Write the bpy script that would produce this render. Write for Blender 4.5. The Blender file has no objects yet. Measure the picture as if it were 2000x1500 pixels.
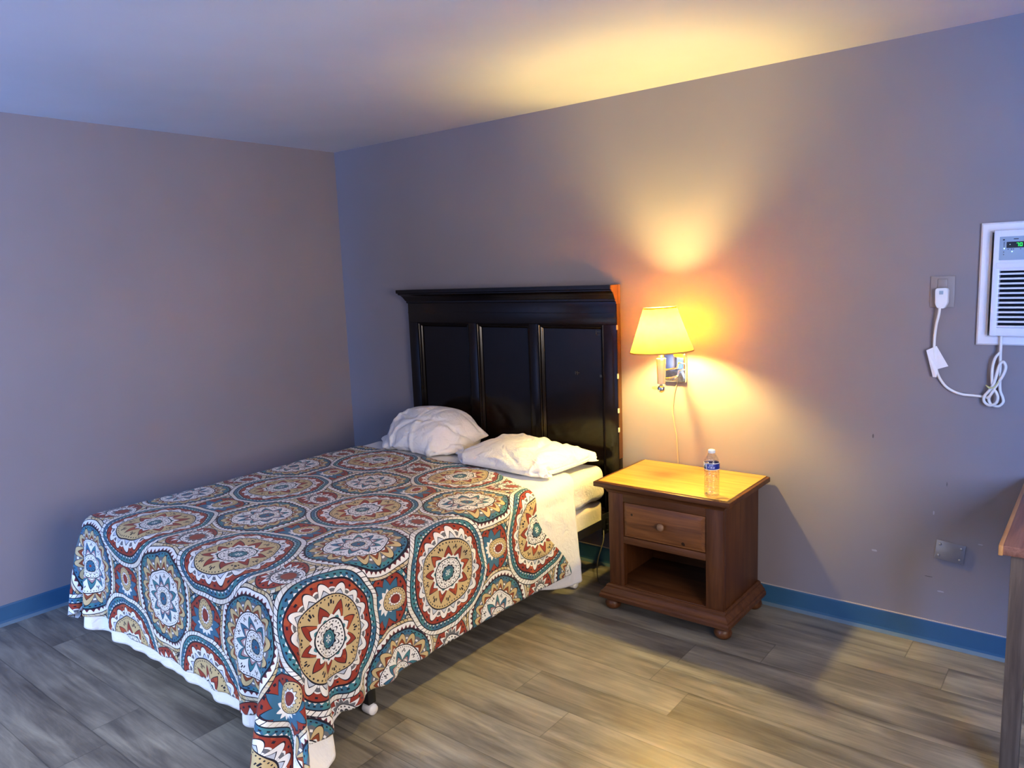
import bpy, bmesh, math, random, zlib, base64
import numpy as np
from mathutils import Vector, Matrix
random.seed(7)
PI = math.pi
scene = bpy.context.scene
COL = scene.collection

# ------------------------------------------------------------------ node helpers
class NT:
    """small expression builder over shader nodes"""
    def __init__(s, name):
        s.m = bpy.data.materials.new(name); s.m.use_nodes = True
        s.t = s.m.node_tree; s.n = s.t.nodes; s.l = s.t.links
        s.b = s.n['Principled BSDF']; s.out = s.n['Material Output']
    def node(s, typ, **k):
        x = s.n.new(typ)
        for a, v in k.items(): setattr(x, a, v)
        return x
    def put(s, sock, v):
        if isinstance(v, E): s.l.new(v.s, sock)
        elif isinstance(v, bpy.types.NodeSocket): s.l.new(v, sock)
        elif isinstance(v, (tuple, list)) and len(v) == 3 and sock.type == 'RGBA': sock.default_value = (*v, 1)
        else: sock.default_value = v
    def math(s, op, *a, clamp=False):
        x = s.n.new('ShaderNodeMath'); x.operation = op; x.use_clamp = clamp
        for i, v in enumerate(a): s.put(x.inputs[i], v)
        return E(s, x.outputs[0])
    def mix(s, a, b, f):
        x = s.n.new('ShaderNodeMix'); x.data_type = 'RGBA'
        s.put(x.inputs[0], f); s.put(x.inputs[6], a); s.put(x.inputs[7], b)
        return x.outputs[2]
    def coord(s, which='Object', scale=None, loc=None, rot=None):
        tc = s.n.new('ShaderNodeTexCoord'); o = tc.outputs[which]
        if scale or loc or rot:
            mp = s.n.new('ShaderNodeMapping'); s.l.new(o, mp.inputs[0])
            if scale: mp.inputs[3].default_value = scale
            if loc: mp.inputs[1].default_value = loc
            if rot: mp.inputs[2].default_value = rot
            o = mp.outputs[0]
        return o
    def sep(s, v):
        x = s.n.new('ShaderNodeSeparateXYZ'); s.l.new(v, x.inputs[0])
        return [E(s, o) for o in x.outputs]
    def comb(s, x, y, z=0.0):
        c = s.n.new('ShaderNodeCombineXYZ')
        for i, v in enumerate((x, y, z)): s.put(c.inputs[i], v)
        return c.outputs[0]
    def noise(s, vec, scale, detail=3, rough=.5, dist=0.0, out='Fac'):
        x = s.n.new('ShaderNodeTexNoise'); s.l.new(vec, x.inputs['Vector'])
        x.inputs['Scale'].default_value = scale; x.inputs['Detail'].default_value = detail
        x.inputs['Roughness'].default_value = rough; x.inputs['Distortion'].default_value = dist
        return x.outputs[0] if out == 'Fac' else x.outputs[1]
    def ramp(s, f, stops):
        x = s.n.new('ShaderNodeValToRGB'); s.put(x.inputs[0], f)
        e = x.color_ramp.elements
        while len(e) < len(stops): e.new(.5)
        for k, (p, c) in zip(e, stops): k.position = p; k.color = (*c, 1)
        return x.outputs[0]
    def bump(s, h, strength=.3, dist=.002, normal=None):
        x = s.n.new('ShaderNodeBump'); x.inputs['Strength'].default_value = strength; x.inputs['Distance'].default_value = dist
        s.put(x.inputs['Height'], h)
        if normal: s.l.new(normal, x.inputs['Normal'])
        s.l.new(x.outputs[0], s.b.inputs['Normal']); return x.outputs[0]
    def set(s, **k):
        names = dict(color='Base Color', rough='Roughness', metal='Metallic', spec='Specular IOR Level', trans='Transmission Weight',
                     ior='IOR', emit='Emission Color', emits='Emission Strength', coat='Coat Weight', coatr='Coat Roughness',
                     sheen='Sheen Weight', alpha='Alpha', sub='Subsurface Weight')
        for a, v in k.items(): s.put(s.b.inputs[names[a]], v)
        return s
class E:
    def __init__(s, nt, sock): s.nt = nt; s.s = sock
    def _b(s, op, o): return s.nt.math(op, s, o)
    def __add__(s, o): return s._b('ADD', o)
    __radd__ = __add__
    def __sub__(s, o): return s._b('SUBTRACT', o)
    def __rsub__(s, o): return s.nt.math('SUBTRACT', o, s)
    def __mul__(s, o): return s._b('MULTIPLY', o)
    __rmul__ = __mul__
    def __truediv__(s, o): return s._b('DIVIDE', o)
    def __pow__(s, o): return s._b('POWER', o)
    def lt(s, o): return s._b('LESS_THAN', o)
    def gt(s, o): return s._b('GREATER_THAN', o)
    def abs(s): return s.nt.math('ABSOLUTE', s)
    def frac(s): return s.nt.math('FRACT', s)
    def floor(s): return s.nt.math('FLOOR', s)
    def sin(s): return s.nt.math('SINE', s)
    def sqrt(s): return s.nt.math('SQRT', s)
    def near(s, c, w): return s.nt.math('COMPARE', s, c, w)

# ------------------------------------------------------------------ camera
YAW, PITCH, ROLL = -0.675232, -0.146002, -0.0398329
FPX = 1477.25
CAM = Vector((4.14628, -3.37685, 1.60075))
fw = Vector((math.sin(YAW)*math.cos(PITCH), math.cos(YAW)*math.cos(PITCH), math.sin(PITCH)))
r0 = Vector((math.cos(YAW), -math.sin(YAW), 0)); u0 = r0.cross(fw)
rt = r0*math.cos(ROLL)+u0*math.sin(ROLL); up = -r0*math.sin(ROLL)+u0*math.cos(ROLL)
cd = bpy.data.cameras.new('camera'); cam = bpy.data.objects.new('camera', cd); COL.objects.link(cam)
M = Matrix((rt, up, -fw)).transposed().to_4x4(); M.translation = CAM
cam.matrix_world = M
cd.sensor_fit = 'HORIZONTAL'; cd.sensor_width = 36; cd.lens = 36*FPX/2000
cd.clip_start = .02
scene.camera = cam
# ------------------------------------------------------------------ colour + sky
scene.view_settings.view_transform = 'Standard'
scene.view_settings.look = 'None'
scene.view_settings.exposure = 0.0
scene.view_settings.gamma = 1.0
scene.view_settings.use_curve_mapping = False
scene.cycles.use_denoising = True
scene.cycles.max_bounces = 10
scene.cycles.diffuse_bounces = 6
scene.cycles.transparent_max_bounces = 16
scene.cycles.sample_clamp_indirect = 50.0
scene.cycles.caustics_reflective = False
scene.cycles.caustics_refractive = False
W = bpy.data.worlds.new('sky'); scene.world = W; W.use_nodes = True
wn = NT.__new__(NT); wn.t = W.node_tree; wn.n = wn.t.nodes; wn.l = wn.t.links
bg = wn.n['Background']
wx, wy, wz = wn.sep(wn.coord('Generated'))
def sstep(e0, e1, v):
    m = wn.n.new('ShaderNodeMapRange'); m.interpolation_type = 'SMOOTHSTEP'; wn.put(m.inputs[0], v); m.inputs[1].default_value = e0; m.inputs[2].default_value = e1
    return E(wn, m.outputs[0])
SCL = 40.0
def scol(c, s): return tuple(q*s/SCL for q in c)
EAST = scol((.84, .73, .66), 24)          # invented pale surroundings for neutral light through the right hand window
EAST_BLUE = scol((.13, .34, 1.0), 60)     # blue sector added to tint the far right wall
SOUTH_HIGH = scol((.50, .64, .95), 70); SOUTH_HORIZON = scol((.22, .42, 1.0), 2.2); SOUTH_GROUND = scol((.12, .32, 1.0), 44)  # height bands invented to light floor and ceiling but spare the back wall
south = wn.mix(SOUTH_HORIZON, SOUTH_HIGH, sstep(.22, .42, wz))
south = wn.mix(south, SOUTH_GROUND, sstep(-.18, -.38, wz))
east = wn.mix(EAST, EAST_BLUE, sstep(.60, .42, wx))
wn.put(bg.inputs[0], wn.mix(south, east, sstep(.22, .34, wx))); bg.inputs[1].default_value = SCL
LAMP_STRENGTH = 2900.0; LAMP_COLOR = (1.0, 0.76, 0.22)
XR, YF, H = 5.1, -5.3, 2.44
# daylight openings behind and beside the photographer : (x0, x1, y0, y1, z0, z1)
WR = (-3.30, -1.70, .80, 2.10)                        # right wall
WF = [(.45, 2.10, .30, 2.10)]    # front wall
def portal(loc, rot, w, h):
    pl = bpy.data.lights.new('window_daylight', 'AREA'); pl.shape = 'RECTANGLE'; pl.size = w; pl.size_y = h; pl.cycles.is_portal = True
    po = bpy.data.objects.new('window_daylight', pl); COL.objects.link(po); po.location = loc; po.rotation_euler = rot
portal((XR+.06, (WR[0]+WR[1])/2, (WR[2]+WR[3])/2), (PI/2, 0, PI/2), WR[1]-WR[0], WR[3]-WR[2])
for a_, b_, c_, d_ in WF: portal(((a_+b_)/2, YF-.06, (c_+d_)/2), (PI/2, 0, 0), b_-a_, d_-c_)

# ------------------------------------------------------------------ materials helpers
def plain(name, color, rough=.5, metal=0., spec=.5, bump=None, **k):
    n = NT(name); n.set(rough=rough, metal=metal, spec=spec, **k)
    v = n.noise(n.coord('Object'), 9, 4)
    n.set(color=n.ramp(v, [(.3, tuple(c*.93 for c in color)), (.7, tuple(min(1, c*1.05) for c in color))]))
    if bump: n.bump(n.noise(n.coord('Object'), bump[0], 3), bump[1], bump[2])
    return n.m

# ------------------------------------------------------------------ materials
def wall_paint(name, color, marks=()):
    n = NT(name); co = n.coord('Object')
    base = n.ramp(n.noise(co, 1.3, 4), [(.3, tuple(c*.95 for c in color)), (.7, tuple(c*1.05 for c in color))])
    x, y, z = n.sep(co)
    for (mx, mz, rx, rz, c) in marks:
        k = 900
        d = (((x-mx)/(rx*.75))**2.0 + ((z-mz)/(rz*.75))**2.0).sqrt()
        w = E(n, n.noise(co, 160, 2))
        base = n.mix(base, c, (d + (w-.5)*1.4).lt(1.0))
    n.set(color=base, spec=.42)
    n.set(rough=n.ramp(n.noise(co, 3.0, 3), [(.3, (.42,)*3), (.7, (.52,)*3)]))
    a = E(n, n.noise(co, 170, 3)); b = E(n, n.noise(co, 14, 3))
    n.bump(a*.5+b*.9, .32, .0016)
    return n.m
PAINT = (.235, .205, .208)
chip = (.36, .33, .36); dark = (.10, .085, .085)
M_wall_back = wall_paint('greige_wall_paint', PAINT, [
    (3.618, .565, .004, .011, chip), (3.40, .36, .016, .006, chip), (3.655, .235, .018, .004, chip), (3.38, .86, .004, .012, dark),
    (2.36, 1.0, .022, .012, (.16, .12, .08)), (3.785, .462, .012, .003, chip), (3.66, .69, .002, .012, dark), (3.61, .29, .02, .002, dark)])
M_wall = wall_paint('greige_side_wall_paint', PAINT, [])
M_ceil = wall_paint('ceiling_paint', (.545, .53, .515))
M_base = plain('blue_vinyl_base', (.026, .095, .17), .45)
M_toe = plain('cove_toe', (.09, .14, .17), .5)

def floor_mat():
    n = NT('grey_oak_vinyl_plank'); co = n.coord('Object'); x, y, z = n.sep(co)
    PW, PL = .182, 1.22
    row = (y/PW).floor()
    rn = (row*12.9898).sin()*43758.5
    off = rn.frac()
    cx = x/PL + off; col = cx.floor()
    idv = ((row*78.233+col*37.719).sin()*15731.7).frac()
    fy = (y/PW).frac(); fx = cx.frac()
    seam = n.math('MAXIMUM', n.math('MAXIMUM', fy.lt(.010), fy.gt(.990)), n.math('MAXIMUM', fx.lt(.0016), fx.gt(.9984)))
    gx = n.comb(x*1.0+idv*37.0, y*9.0+idv*11.0, idv*5.0)
    g1 = E(n, n.noise(gx, 1.7, 5, .62, .8))
    gf = n.comb(x*3.0+idv*17.0, y*70.0, idv*9.0)
    g2 = E(n, n.noise(gf, 1.6, 5, .65))
    gk = n.comb(x*2.2+idv*23.0, y*5.0, idv*3.0)
    g3 = E(n, n.noise(gk, 1.3, 3, .5, .4))
    v = g1*.50 + g2*.20 + g3*.30 + (idv-.5)*.07
    c = n.ramp(v, [(.34, (.050, .043, .036)), (.45, (.112, .098, .080)), (.54, (.185, .165, .130)), (.66, (.29, .262, .20))])
    c = n.mix(c, (.03, .026, .022), seam*.5)
    n.set(color=c, spec=.5)
    n.set(rough=n.ramp(g2, [(.3, (.34,)*3), (.7, (.50,)*3)]))
    n.bump(g2*.8 - seam*.8, .35, .0012)
    return n.m
M_floor = floor_mat()

def wood(name, lo, mid, hi, rough=.4, axis='x', scale=1., knots=(), spec=.32):
    n = NT(name); co = n.coord('Object'); x, y, z = n.sep(co)
    a, b, c = {'x': (x, y, z), 'z': (z, x, y), 'y': (y, z, x)}[axis]
    v = n.comb(a*1.2*scale, b*16*scale, c*16*scale)
    g = E(n, n.noise(v, 2.2, 5, .6, .6)); f = E(n, n.noise(n.comb(a*6, b*160, c*160), 1.5, 3))
    t = g*.8+f*.2
    base = n.ramp(t, [(.32, lo), (.5, mid), (.68, hi)])
    for (kx, ky, kz, kr) in knots:
        d = ((x-kx)**2.0+(y-ky)**2.0+(z-kz)**2.0).sqrt()
        base = n.mix(base, tuple(q*.12 for q in mid), n.math('SMOOTHSTEP', d, kr, kr*.55) if False else d.lt(kr))
    n.set(color=base, rough=rough, spec=spec)
    n.bump(t, .15, .001)
    return n.m
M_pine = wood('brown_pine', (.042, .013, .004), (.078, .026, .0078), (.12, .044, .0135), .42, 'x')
M_pine_z = wood('brown_pine_upright', (.040, .0125, .004), (.074, .024, .0073), (.112, .041, .0125), .42, 'z')
M_pine_top = wood('honey_pine_lamplit', (.42, .20, .035), (.56, .30, .06), (.66, .38, .09), .30, 'x')  # yellow pine, with the lamp's yellow light painted into it
M_desk = wood('reddish_desk_top', (.13, .055, .035), (.22, .095, .06), (.30, .14, .09), .30, 'y')
M_desk_edge_lit = wood('lamplit_desk_edge', (.30, .13, .04), (.42, .20, .065), (.50, .26, .09), .35, 'y')  # orange of the lamp's light on the desk edge, painted in
M_desk_leg = wood('worn_desk_leg', (.055, .036, .024), (.095, .065, .042), (.14, .10, .066), .45, 'z')
M_line = plain('dark_joint_line', (.03, .012, .006), .6)
M_knob = plain('worn_knob_wood', (.22, .12, .065), .5)
M_esp = wood('espresso_lacquer', (.0028, .0016, .0012), (.0042, .0024, .0018), (.0065, .0034, .0025), .16, 'z', spec=.24)
M_espx = wood('espresso_lacquer_rail', (.0028, .0016, .0012), (.0042, .0024, .0018), (.0065, .0034, .0025), .20, 'x', spec=.24)
M_raw = wood('raw_brown_end_grain', (.07, .030, .010), (.14, .065, .022), (.24, .12, .045), .6, 'z')
M_chip = plain('bare_white_chip', (.55, .48, .33), .7)

def cloth_mat(name, color, crease=1.0):
    n = NT(name); co = n.coord('Object')
    n.set(color=n.ramp(n.noise(co, 4, 3), [(.3, tuple(c*.96 for c in color)), (.7, color)]), rough=.85, spec=.2, sheen=.15)
    w = n.noise(co, 260, 2); f = n.noise(co, 7.5, 4, .55, 1.6)
    r = E(n, n.noise(co, 11, 3, .5, 2.2))
    ridge = (r-.5).abs()*-1.0
    n.bump(E(n, f)*1.0+ridge*1.2+E(n, w)*.04, .55*crease, .010)
    return n.m
M_sheet = cloth_mat('white_cotton_sheet', (.72, .71, .69))
M_pillow = cloth_mat('white_pillowcase', (.77, .76, .74), 1.5)
M_fitted = cloth_mat('white_fitted_sheet', (.68, .665, .61), 1.5)
M_box = cloth_mat('box_spring_cloth', (.66, .62, .50), .7)
M_steel = plain('dark_bed_steel', (.012, .012, .013), .5, .3)
M_glide = plain('white_plastic_glide', (.75, .75, .76), .4)
M_white = plain('white_plastic', (.78, .79, .80), .35)
M_cordw = plain('white_cord_rubber', (.80, .79, .74), .45)
M_acfront = plain('cool_white_plastic', (.72, .76, .84), .35)
M_acpanel = plain('grey_control_panel', (.30, .40, .50), .4)
M_black = plain('black_plastic', (.008, .008, .012), .35)
M_void = plain('dark_interior', (.006, .008, .014), .8)
M_plate = plain('painted_cover_plate', (.27, .235, .22), .42)
M_tag = plain('white_paper_tag', (.85, .84, .84), .7)
M_tie = plain('pale_yellow_tie', (.62, .60, .25), .5)
M_chrome = plain('chrome', (.82, .80, .76), .10, 1.0)
M_screw = plain('steel_screw', (.42, .40, .40), .35, .8)
M_cable = plain('tan_lamp_cord', (.42, .33, .20), .5)
M_cabd = plain('dark_floor_cable', (.10, .09, .06), .5)
M_winframe = plain('white_window_frame', (.7, .7, .7), .5)

def emis(name, col, s):
    n = NT(name); n.set(color=(.01, .01, .01), emit=(*col, 1), emits=s); return n.m
M_led = emis('green_led_digits', (.02, 1.0, .12), 2.2)
M_ledw = emis('pale_indicator_led', (.55, .95, 1.0), 2.5)
M_bulb = emis('lit_bulb_glass', LAMP_COLOR, LAMP_STRENGTH)

def shade_mat():
    n = NT('lit_parchment_shade')
    d = n.node('ShaderNodeBsdfDiffuse'); t = n.node('ShaderNodeBsdfTranslucent'); mx = n.node('ShaderNodeMixShader')
    c = n.ramp(n.noise(n.coord('Object'), 40, 2), [(.3, (.64, .285, .017)), (.7, (.67, .305, .021))])
    n.l.new(c, d.inputs[0]); n.l.new(c, t.inputs[0])
    mx.inputs[0].default_value = .44
    n.l.new(d.outputs[0], mx.inputs[1]); n.l.new(t.outputs[0], mx.inputs[2]); n.l.new(mx.outputs[0], n.out.inputs[0])
    return n.m
M_shade = shade_mat()
M_trim = plain('shade_trim_band', (.50, .30, .07), .7)

def clear_mat(name, tint, gloss=.06):
    n = NT(name)
    tr = n.node('ShaderNodeBsdfTransparent'); tr.inputs[0].default_value = (*tint, 1)
    gl = n.node('ShaderNodeBsdfGlossy'); gl.inputs['Roughness'].default_value = .08
    fr = n.node('ShaderNodeLayerWeight'); fr.inputs[0].default_value = .3
    w = E(n, n.noise(n.coord('Object'), 90, 2))
    f = (E(n, fr.outputs[1])**3.0)*.55+.03+(w.gt(.56))*gloss
    mx = n.node('ShaderNodeMixShader'); n.put(mx.inputs[0], n.math('MINIMUM', f, 1.0))
    n.l.new(tr.outputs[0], mx.inputs[1]); n.l.new(gl.outputs[0], mx.inputs[2]); n.l.new(mx.outputs[0], n.out.inputs[0])
    return n.m
M_pet = clear_mat('clear_bottle_plastic', (.94, .95, .96), .22)
M_water = clear_mat('still_water', (.93, .95, .97), .10)
def label_mat():
    n = NT('blue_bottle_label'); x, y, z = n.sep(n.coord('Object'))
    a = n.math('ARCTAN2', y, x)
    c = n.mix((.015, .03, .26), (.35, .50, .80), a.lt(-1.95)*(z.gt(.129)))
    c = n.mix(c, (.0, .14, .22), a.near(-2.25, .16)*z.lt(.136))
    c = n.mix(c, (.45, .50, .80), a.near(-1.2, .40)*z.near(.1295, .0045)*E(n, n.noise(n.coord('Object'), 260, 2)).gt(.47))
    c = n.mix(c, (.30, .40, .75), a.near(-1.25, .28)*z.near(.139, .002))
    c = n.mix(c, (.8, .85, .95), a.near(-1.84, .05))
    n.set(color=c, rough=.35); return n.m
M_label = label_mat()

# ------------------------------------------------------------------ bedspread print
def spread_mat():
    n = NT('medallion_print_bedspread')
    uv = n.node('ShaderNodeUVMap'); uv.uv_map = 'cloth'
    # gentle wobble of the drawing
    wob = n.node('ShaderNodeTexNoise'); n.l.new(uv.outputs[0], wob.inputs['Vector']); wob.inputs['Scale'].default_value = 5.5; wob.inputs['Detail'].default_value = 1
    s0, t0, _ = n.sep(uv.outputs[0]); wr = n.node('ShaderNodeSeparateColor'); n.l.new(wob.outputs[1], wr.inputs[0])
    s = s0 + (E(n, wr.outputs[0])-.5)*.055; t = t0 + (E(n, wr.outputs[1])-.5)*.055
    PX, PY = .605, .600
    OX, OY = 1.035, 1.865
    INK = (.012, .012, .022); CRM = (.62, .58, .47); WHT = (.68, .68, .66); TAN = (.47, .36, .18); RED = (.235, .034, .021)
    TEAL = (.045, .17, .20); BLUE = (.035, .12, .20); GRY = (.115, .12, .135); GRN = (.20, .26, .23)
    mx = n.mix
    def cell(ox, oy):
        a = (s-(OX+ox*PX))/PX + .5; b = (t-(OY+oy*PY))/PY + .5
        ia, ib = a.floor(), b.floor()
        x = (a.frac()-.5)*PX; y = (b.frac()-.5)*PY
        return x, y, ia, ib
    def polar(x, y, p=2.4, stretch=1.0):
        xa = x.abs()*stretch+1e-5; ya = y.abs()+1e-5
        r = ((xa**p)+(ya**p))**(1.0/p)
        return r, n.math('ARCTAN2', y, x)/(2*PI)
    def spike(th, k, ph=0.0):           # 1 at petal axis, 0 between
        f = (th*k+ph).frac(); return 1.0-((f-.5).abs()*2.0)
    def line(r, c, w): return r.near(c, w)
    def dots(r, th, c, k, rw, tw, ph=0.0):
        return r.near(c, rw)*((th*k+ph).frac().near(.5, tw))
    # ---- ground: small doodled scales between the medallions
    vo = n.node('ShaderNodeTexVoronoi'); vo.feature = 'F1'; n.l.new(n.comb(s, t), vo.inputs['Vector']); vo.inputs['Scale'].default_value = 34
    ve = n.node('ShaderNodeTexVoronoi'); ve.feature = 'DISTANCE_TO_EDGE'; n.l.new(n.comb(s, t), ve.inputs['Vector']); ve.inputs['Scale'].default_value = 34
    vs = n.node('ShaderNodeSeparateColor'); n.l.new(vo.outputs['Color'], vs.inputs[0]); h = E(n, vs.outputs[0]); d = E(n, vo.outputs['Distance'])
    g = mx(CRM, TAN, h.gt(.45)); g = mx(g, WHT, h.gt(.6)); g = mx(g, GRY, h.gt(.74)); g = mx(g, TEAL, h.gt(.84)); g = mx(g, RED, h.gt(.92))
    g = mx(g, INK, d.near(.34, .045)); g = mx(g, INK, d.lt(.10)); g = mx(g, INK, E(n, ve.outputs[0]).lt(.055))
    col = g
    # ---- small motifs
    def ring(x, y, cx, cy, R, st=1.0):
        r, th = polar(x-cx, y-cy, 2.0, st); return r/R, th
    # leaf fans : nested discs that slide apart, so that they read as half flowers
    x, y, _, _ = cell(0., .5)
    r, th = ring(x, y, 0, .045, .135, .85)
    c = mx(TEAL, BLUE, (th*20).frac().lt(.5)); c = mx(c, CRM, dots(r, th, .93, 30, .03, .22)); sp = spike(th, 16); pe = sp*(2.0-sp)
    c = mx(c, INK, r.lt(.70+pe*.20)); c = mx(c, WHT, r.lt(.69+pe*.18)); c = mx(c, INK, r.lt(.68+sp*.10)); c = mx(c, BLUE, r.lt(.67+sp*.08)); c = mx(c, INK, line(r, 1.0, .03))
    col = mx(col, c, r.lt(1.0))
    r, th = ring(x, y, 0, .022, .098, .85)
    c = mx(RED, INK, dots(r, th, .82, 26, .035, .22)); sp = spike(th, 11)
    c = mx(c, INK, r.lt(.56+sp*.30)); c = mx(c, BLUE, r.lt(.54+sp*.28)); c = mx(c, WHT, r.lt(.30+sp*.14)); c = mx(c, INK, line(r, 1.0, .035))
    col = mx(col, c, r.lt(1.0))
    r, th = ring(x, y, 0, -.012, .054, 1.15)
    c = mx(TAN, INK, dots(r, th, .84, 22, .035, .2)); sp = spike(th, 12); c = mx(c, INK, r.lt(.48+sp*.18)); c = mx(c, WHT, r.lt(.45+sp*.15)); c = mx(c, (.16, .03, .03), r.lt(.42)); c = mx(c, RED, r.lt(.24)); c = mx(c, INK, line(r, 1.0, .05))
    col = mx(col, c, r.lt(1.0))
    x, y, _, _ = cell(.5, 0.)
    r, th = ring(x, y, -.022, .004, .115, .95)
    c = mx(TAN, CRM, (th*18).frac().lt(.55)); c = mx(c, INK, ((th*36).frac().lt(.12))); c = mx(c, GRN, r.lt(.86)*(th*9).frac().lt(.4)); c = mx(c, INK, line(r, 1.0, .03))
    col = mx(col, c, r.lt(1.0))
    r, th = ring(x, y, -.016, .0, .092, 1.0)
    c = mx(RED, INK, dots(r, th, .84, 24, .035, .2)); sp = spike(th, 13); c = mx(c, INK, r.lt(.50+sp*.34)); c = mx(c, WHT, r.lt(.47+sp*.33)); c = mx(c, GRY, r.lt(.45+sp*.16)); c = mx(c, INK, line(r, 1.0, .035))
    col = mx(col, c, r.lt(1.0))
    r, th = ring(x, y, .018, -.004, .055, .8)
    c = mx(WHT, INK, dots(r, th, .84, 24, .04, .2)); sp = spike(th, 12); pe = sp*(2.0-sp); c = mx(c, INK, r.lt(.50+pe*.22)); c = mx(c, GRY, r.lt(.48+pe*.17)); c = mx(c, (.22, .04, .02), r.lt(.46)); c = mx(c, INK, line(r, 1.0, .05))
    col = mx(col, c, r.lt(1.0))
    # ---- medallion B : white ground, blue star, tan petals
    x, y, ia, ib = cell(.5, .5); r, th = polar(x, y, 2.3); r = r/.208
    hv = E(n, n.noise(n.comb(s, t), 16, 1)); shade = (hv-.5)
    tea = mx(TEAL, BLUE, hv.gt(.5))
    c = mx(TAN, INK, ((th*64+r*9.0).frac().lt(.16))*r.gt(.925)); c = mx(c, CRM, (th*9).frac().lt(.5)*r.gt(.92)*.5)
    c = mx(c, WHT, r.lt(.93)); sp = spike(th, 52); c = mx(c, (.10, .02, .03), r.lt(.815+sp*.075)*r.gt(.80)); c = mx(c, INK, line(r, .93, .008))
    c = mx(c, tea, r.lt(.82)); c = mx(c, INK, line(r, .82, .016)); c = mx(c, INK, dots(r, th, .775, 54, .010, .2))
    c = mx(c, GRY, r.lt(.70+spike(th, 16, .5)*.03)); c = mx(c, WHT, dots(r, th, .66, 16, .016, .1, .5))
    sp = spike(th, 16); pe = (sp*(2.0-sp))
    c = mx(c, INK, r.lt(.555+pe*.215)); c = mx(c, TAN, r.lt(.545+pe*.205)); c = mx(c, INK, r.lt(.535+sp*.135)); c = mx(c, (.20, .05, .02), r.lt(.53+sp*.125)); c = mx(c, WHT, r.lt(.525+sp*.06))
    c = mx(c, INK, r.lt(.555)); c = mx(c, WHT, r.lt(.535)); c = mx(c, INK, dots(r, th, .505, 60, .009, .18)); c = mx(c, INK, dots(r, th, .455, 9, .026, .04, .5)); c = mx(c, INK, dots(r, th, .43, 9, .02, .14, .5)-dots(r, th, .43, 9, .02, .08, .5))
    sp = spike(th, 9)
    c = mx(c, INK, r.lt(.275+sp*.205)); c = mx(c, tea, r.lt(.262+sp*.200)); c = mx(c, INK, r.lt(.25+sp*.115)); c = mx(c, (.36, .22, .22), r.lt(.245+sp*.10)); c = mx(c, WHT, r.lt(.24+sp*.05))
    c = mx(c, INK, r.lt(.255)); c = mx(c, WHT, r.lt(.238)); c = mx(c, INK, dots(r, th, .212, 26, .008, .2))
    sp = spike(th, 12); pe = sp*(2.0-sp)
    c = mx(c, INK, r.lt(.12+pe*.065)); c = mx(c, CRM, r.lt(.11+pe*.060)); c = mx(c, INK, r.lt(.125)); c = mx(c, BLUE, r.lt(.11)); c = mx(c, INK, ((th*10).frac().lt(.16))*r.gt(.04)*r.lt(.11)); c = mx(c, RED, r.lt(.028))
    c = mx(c, INK, line(r, 1.0, .014))
    col = mx(col, c, r.lt(1.0))
    # ---- medallion A : red field with white petals, tan ring, red star
    x, y, ia, ib = cell(0., 0.); r, th = polar(x, y, 2.35); r = r/.232
    redv = mx(RED, (.33, .066, .028), hv.gt(.58))
    c = mx(WHT, INK, ((th*70-r*9.0).frac().lt(.15))*r.gt(.915)); c = mx(c, CRM, (th*7).frac().lt(.4)*r.gt(.91)*.6)
    c = mx(c, INK, line(r, .91, .012)); c = mx(c, tea, r.lt(.905)); sp = spike(th, 60); c = mx(c, WHT, r.lt(.81+sp*.035)); c = mx(c, INK, dots(r, th, .865, 60, .010, .2))
    c = mx(c, redv, r.lt(.81)); c = mx(c, INK, line(r, .81, .012)); c = mx(c, INK, dots(r, th, .755, 32, .013, .14, .5))
    sp = spike(th, 16, .5); pe = sp*(2.0-sp)
    c = mx(c, WHT, r.lt(.60+pe*.105)); c = mx(c, GRY, r.lt(.60+pe*.085)); c = mx(c, WHT, r.lt(.60+pe*.035))
    sp = spike(th, 16); pe = sp*(2.0-sp)
    c = mx(c, INK, r.lt(.585+pe*.185)); c = mx(c, WHT, r.lt(.575+pe*.178)); c = mx(c, INK, r.lt(.57+sp*.11)); c = mx(c, (.42, .47, .55), r.lt(.565+sp*.10)); c = mx(c, INK, r.lt(.56+sp*.05))
    c = mx(c, INK, r.lt(.61)); c = mx(c, TAN, r.lt(.592)); c = mx(c, INK, dots(r, th, .565, 56, .010, .18)); c = mx(c, INK, dots(r, th, .50, 9, .030, .045, .5)); c = mx(c, INK, dots(r, th, .475, 9, .022, .15, .5)-dots(r, th, .475, 9, .022, .085, .5))
    sp = spike(th, 9)
    c = mx(c, INK, r.lt(.295+sp*.235)); c = mx(c, redv, r.lt(.28+sp*.228)); c = mx(c, INK, r.lt(.27+sp*.12)); c = mx(c, WHT, r.lt(.265+sp*.11)); c = mx(c, TEAL, r.lt(.26+sp*.05))
    sp = spike(th, 9, .5); c = mx(c, WHT, r.lt(.262+sp*.075))
    c = mx(c, INK, r.lt(.282)); c = mx(c, WHT, r.lt(.262)); c = mx(c, INK, dots(r, th, .235, 28, .009, .2))
    sp = spike(th, 11); pe = sp*(2.0-sp)
    c = mx(c, INK, r.lt(.13+pe*.075)); c = mx(c, WHT, r.lt(.12+pe*.068)); c = mx(c, INK, r.lt(.125+sp*.03)); c = mx(c, tea, r.lt(.118)); c = mx(c, WHT, (r.lt(.055))*((th*6).frac().near(.5, .22))); c = mx(c, INK, line(r, .09, .004)); c = mx(c, INK, line(r, 1.0, .014))
    col = mx(col, c, r.lt(1.0))
    n.set(color=col, rough=.85, spec=.15, sheen=.1)
    co = n.coord('Object')
    f = E(n, n.noise(co, 13, 4, .55, 1.2)); w = E(n, n.noise(co, 500, 2))
    n.bump(f+w*.05, .35, .006)
    return n.m
M_spread = spread_mat()

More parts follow.
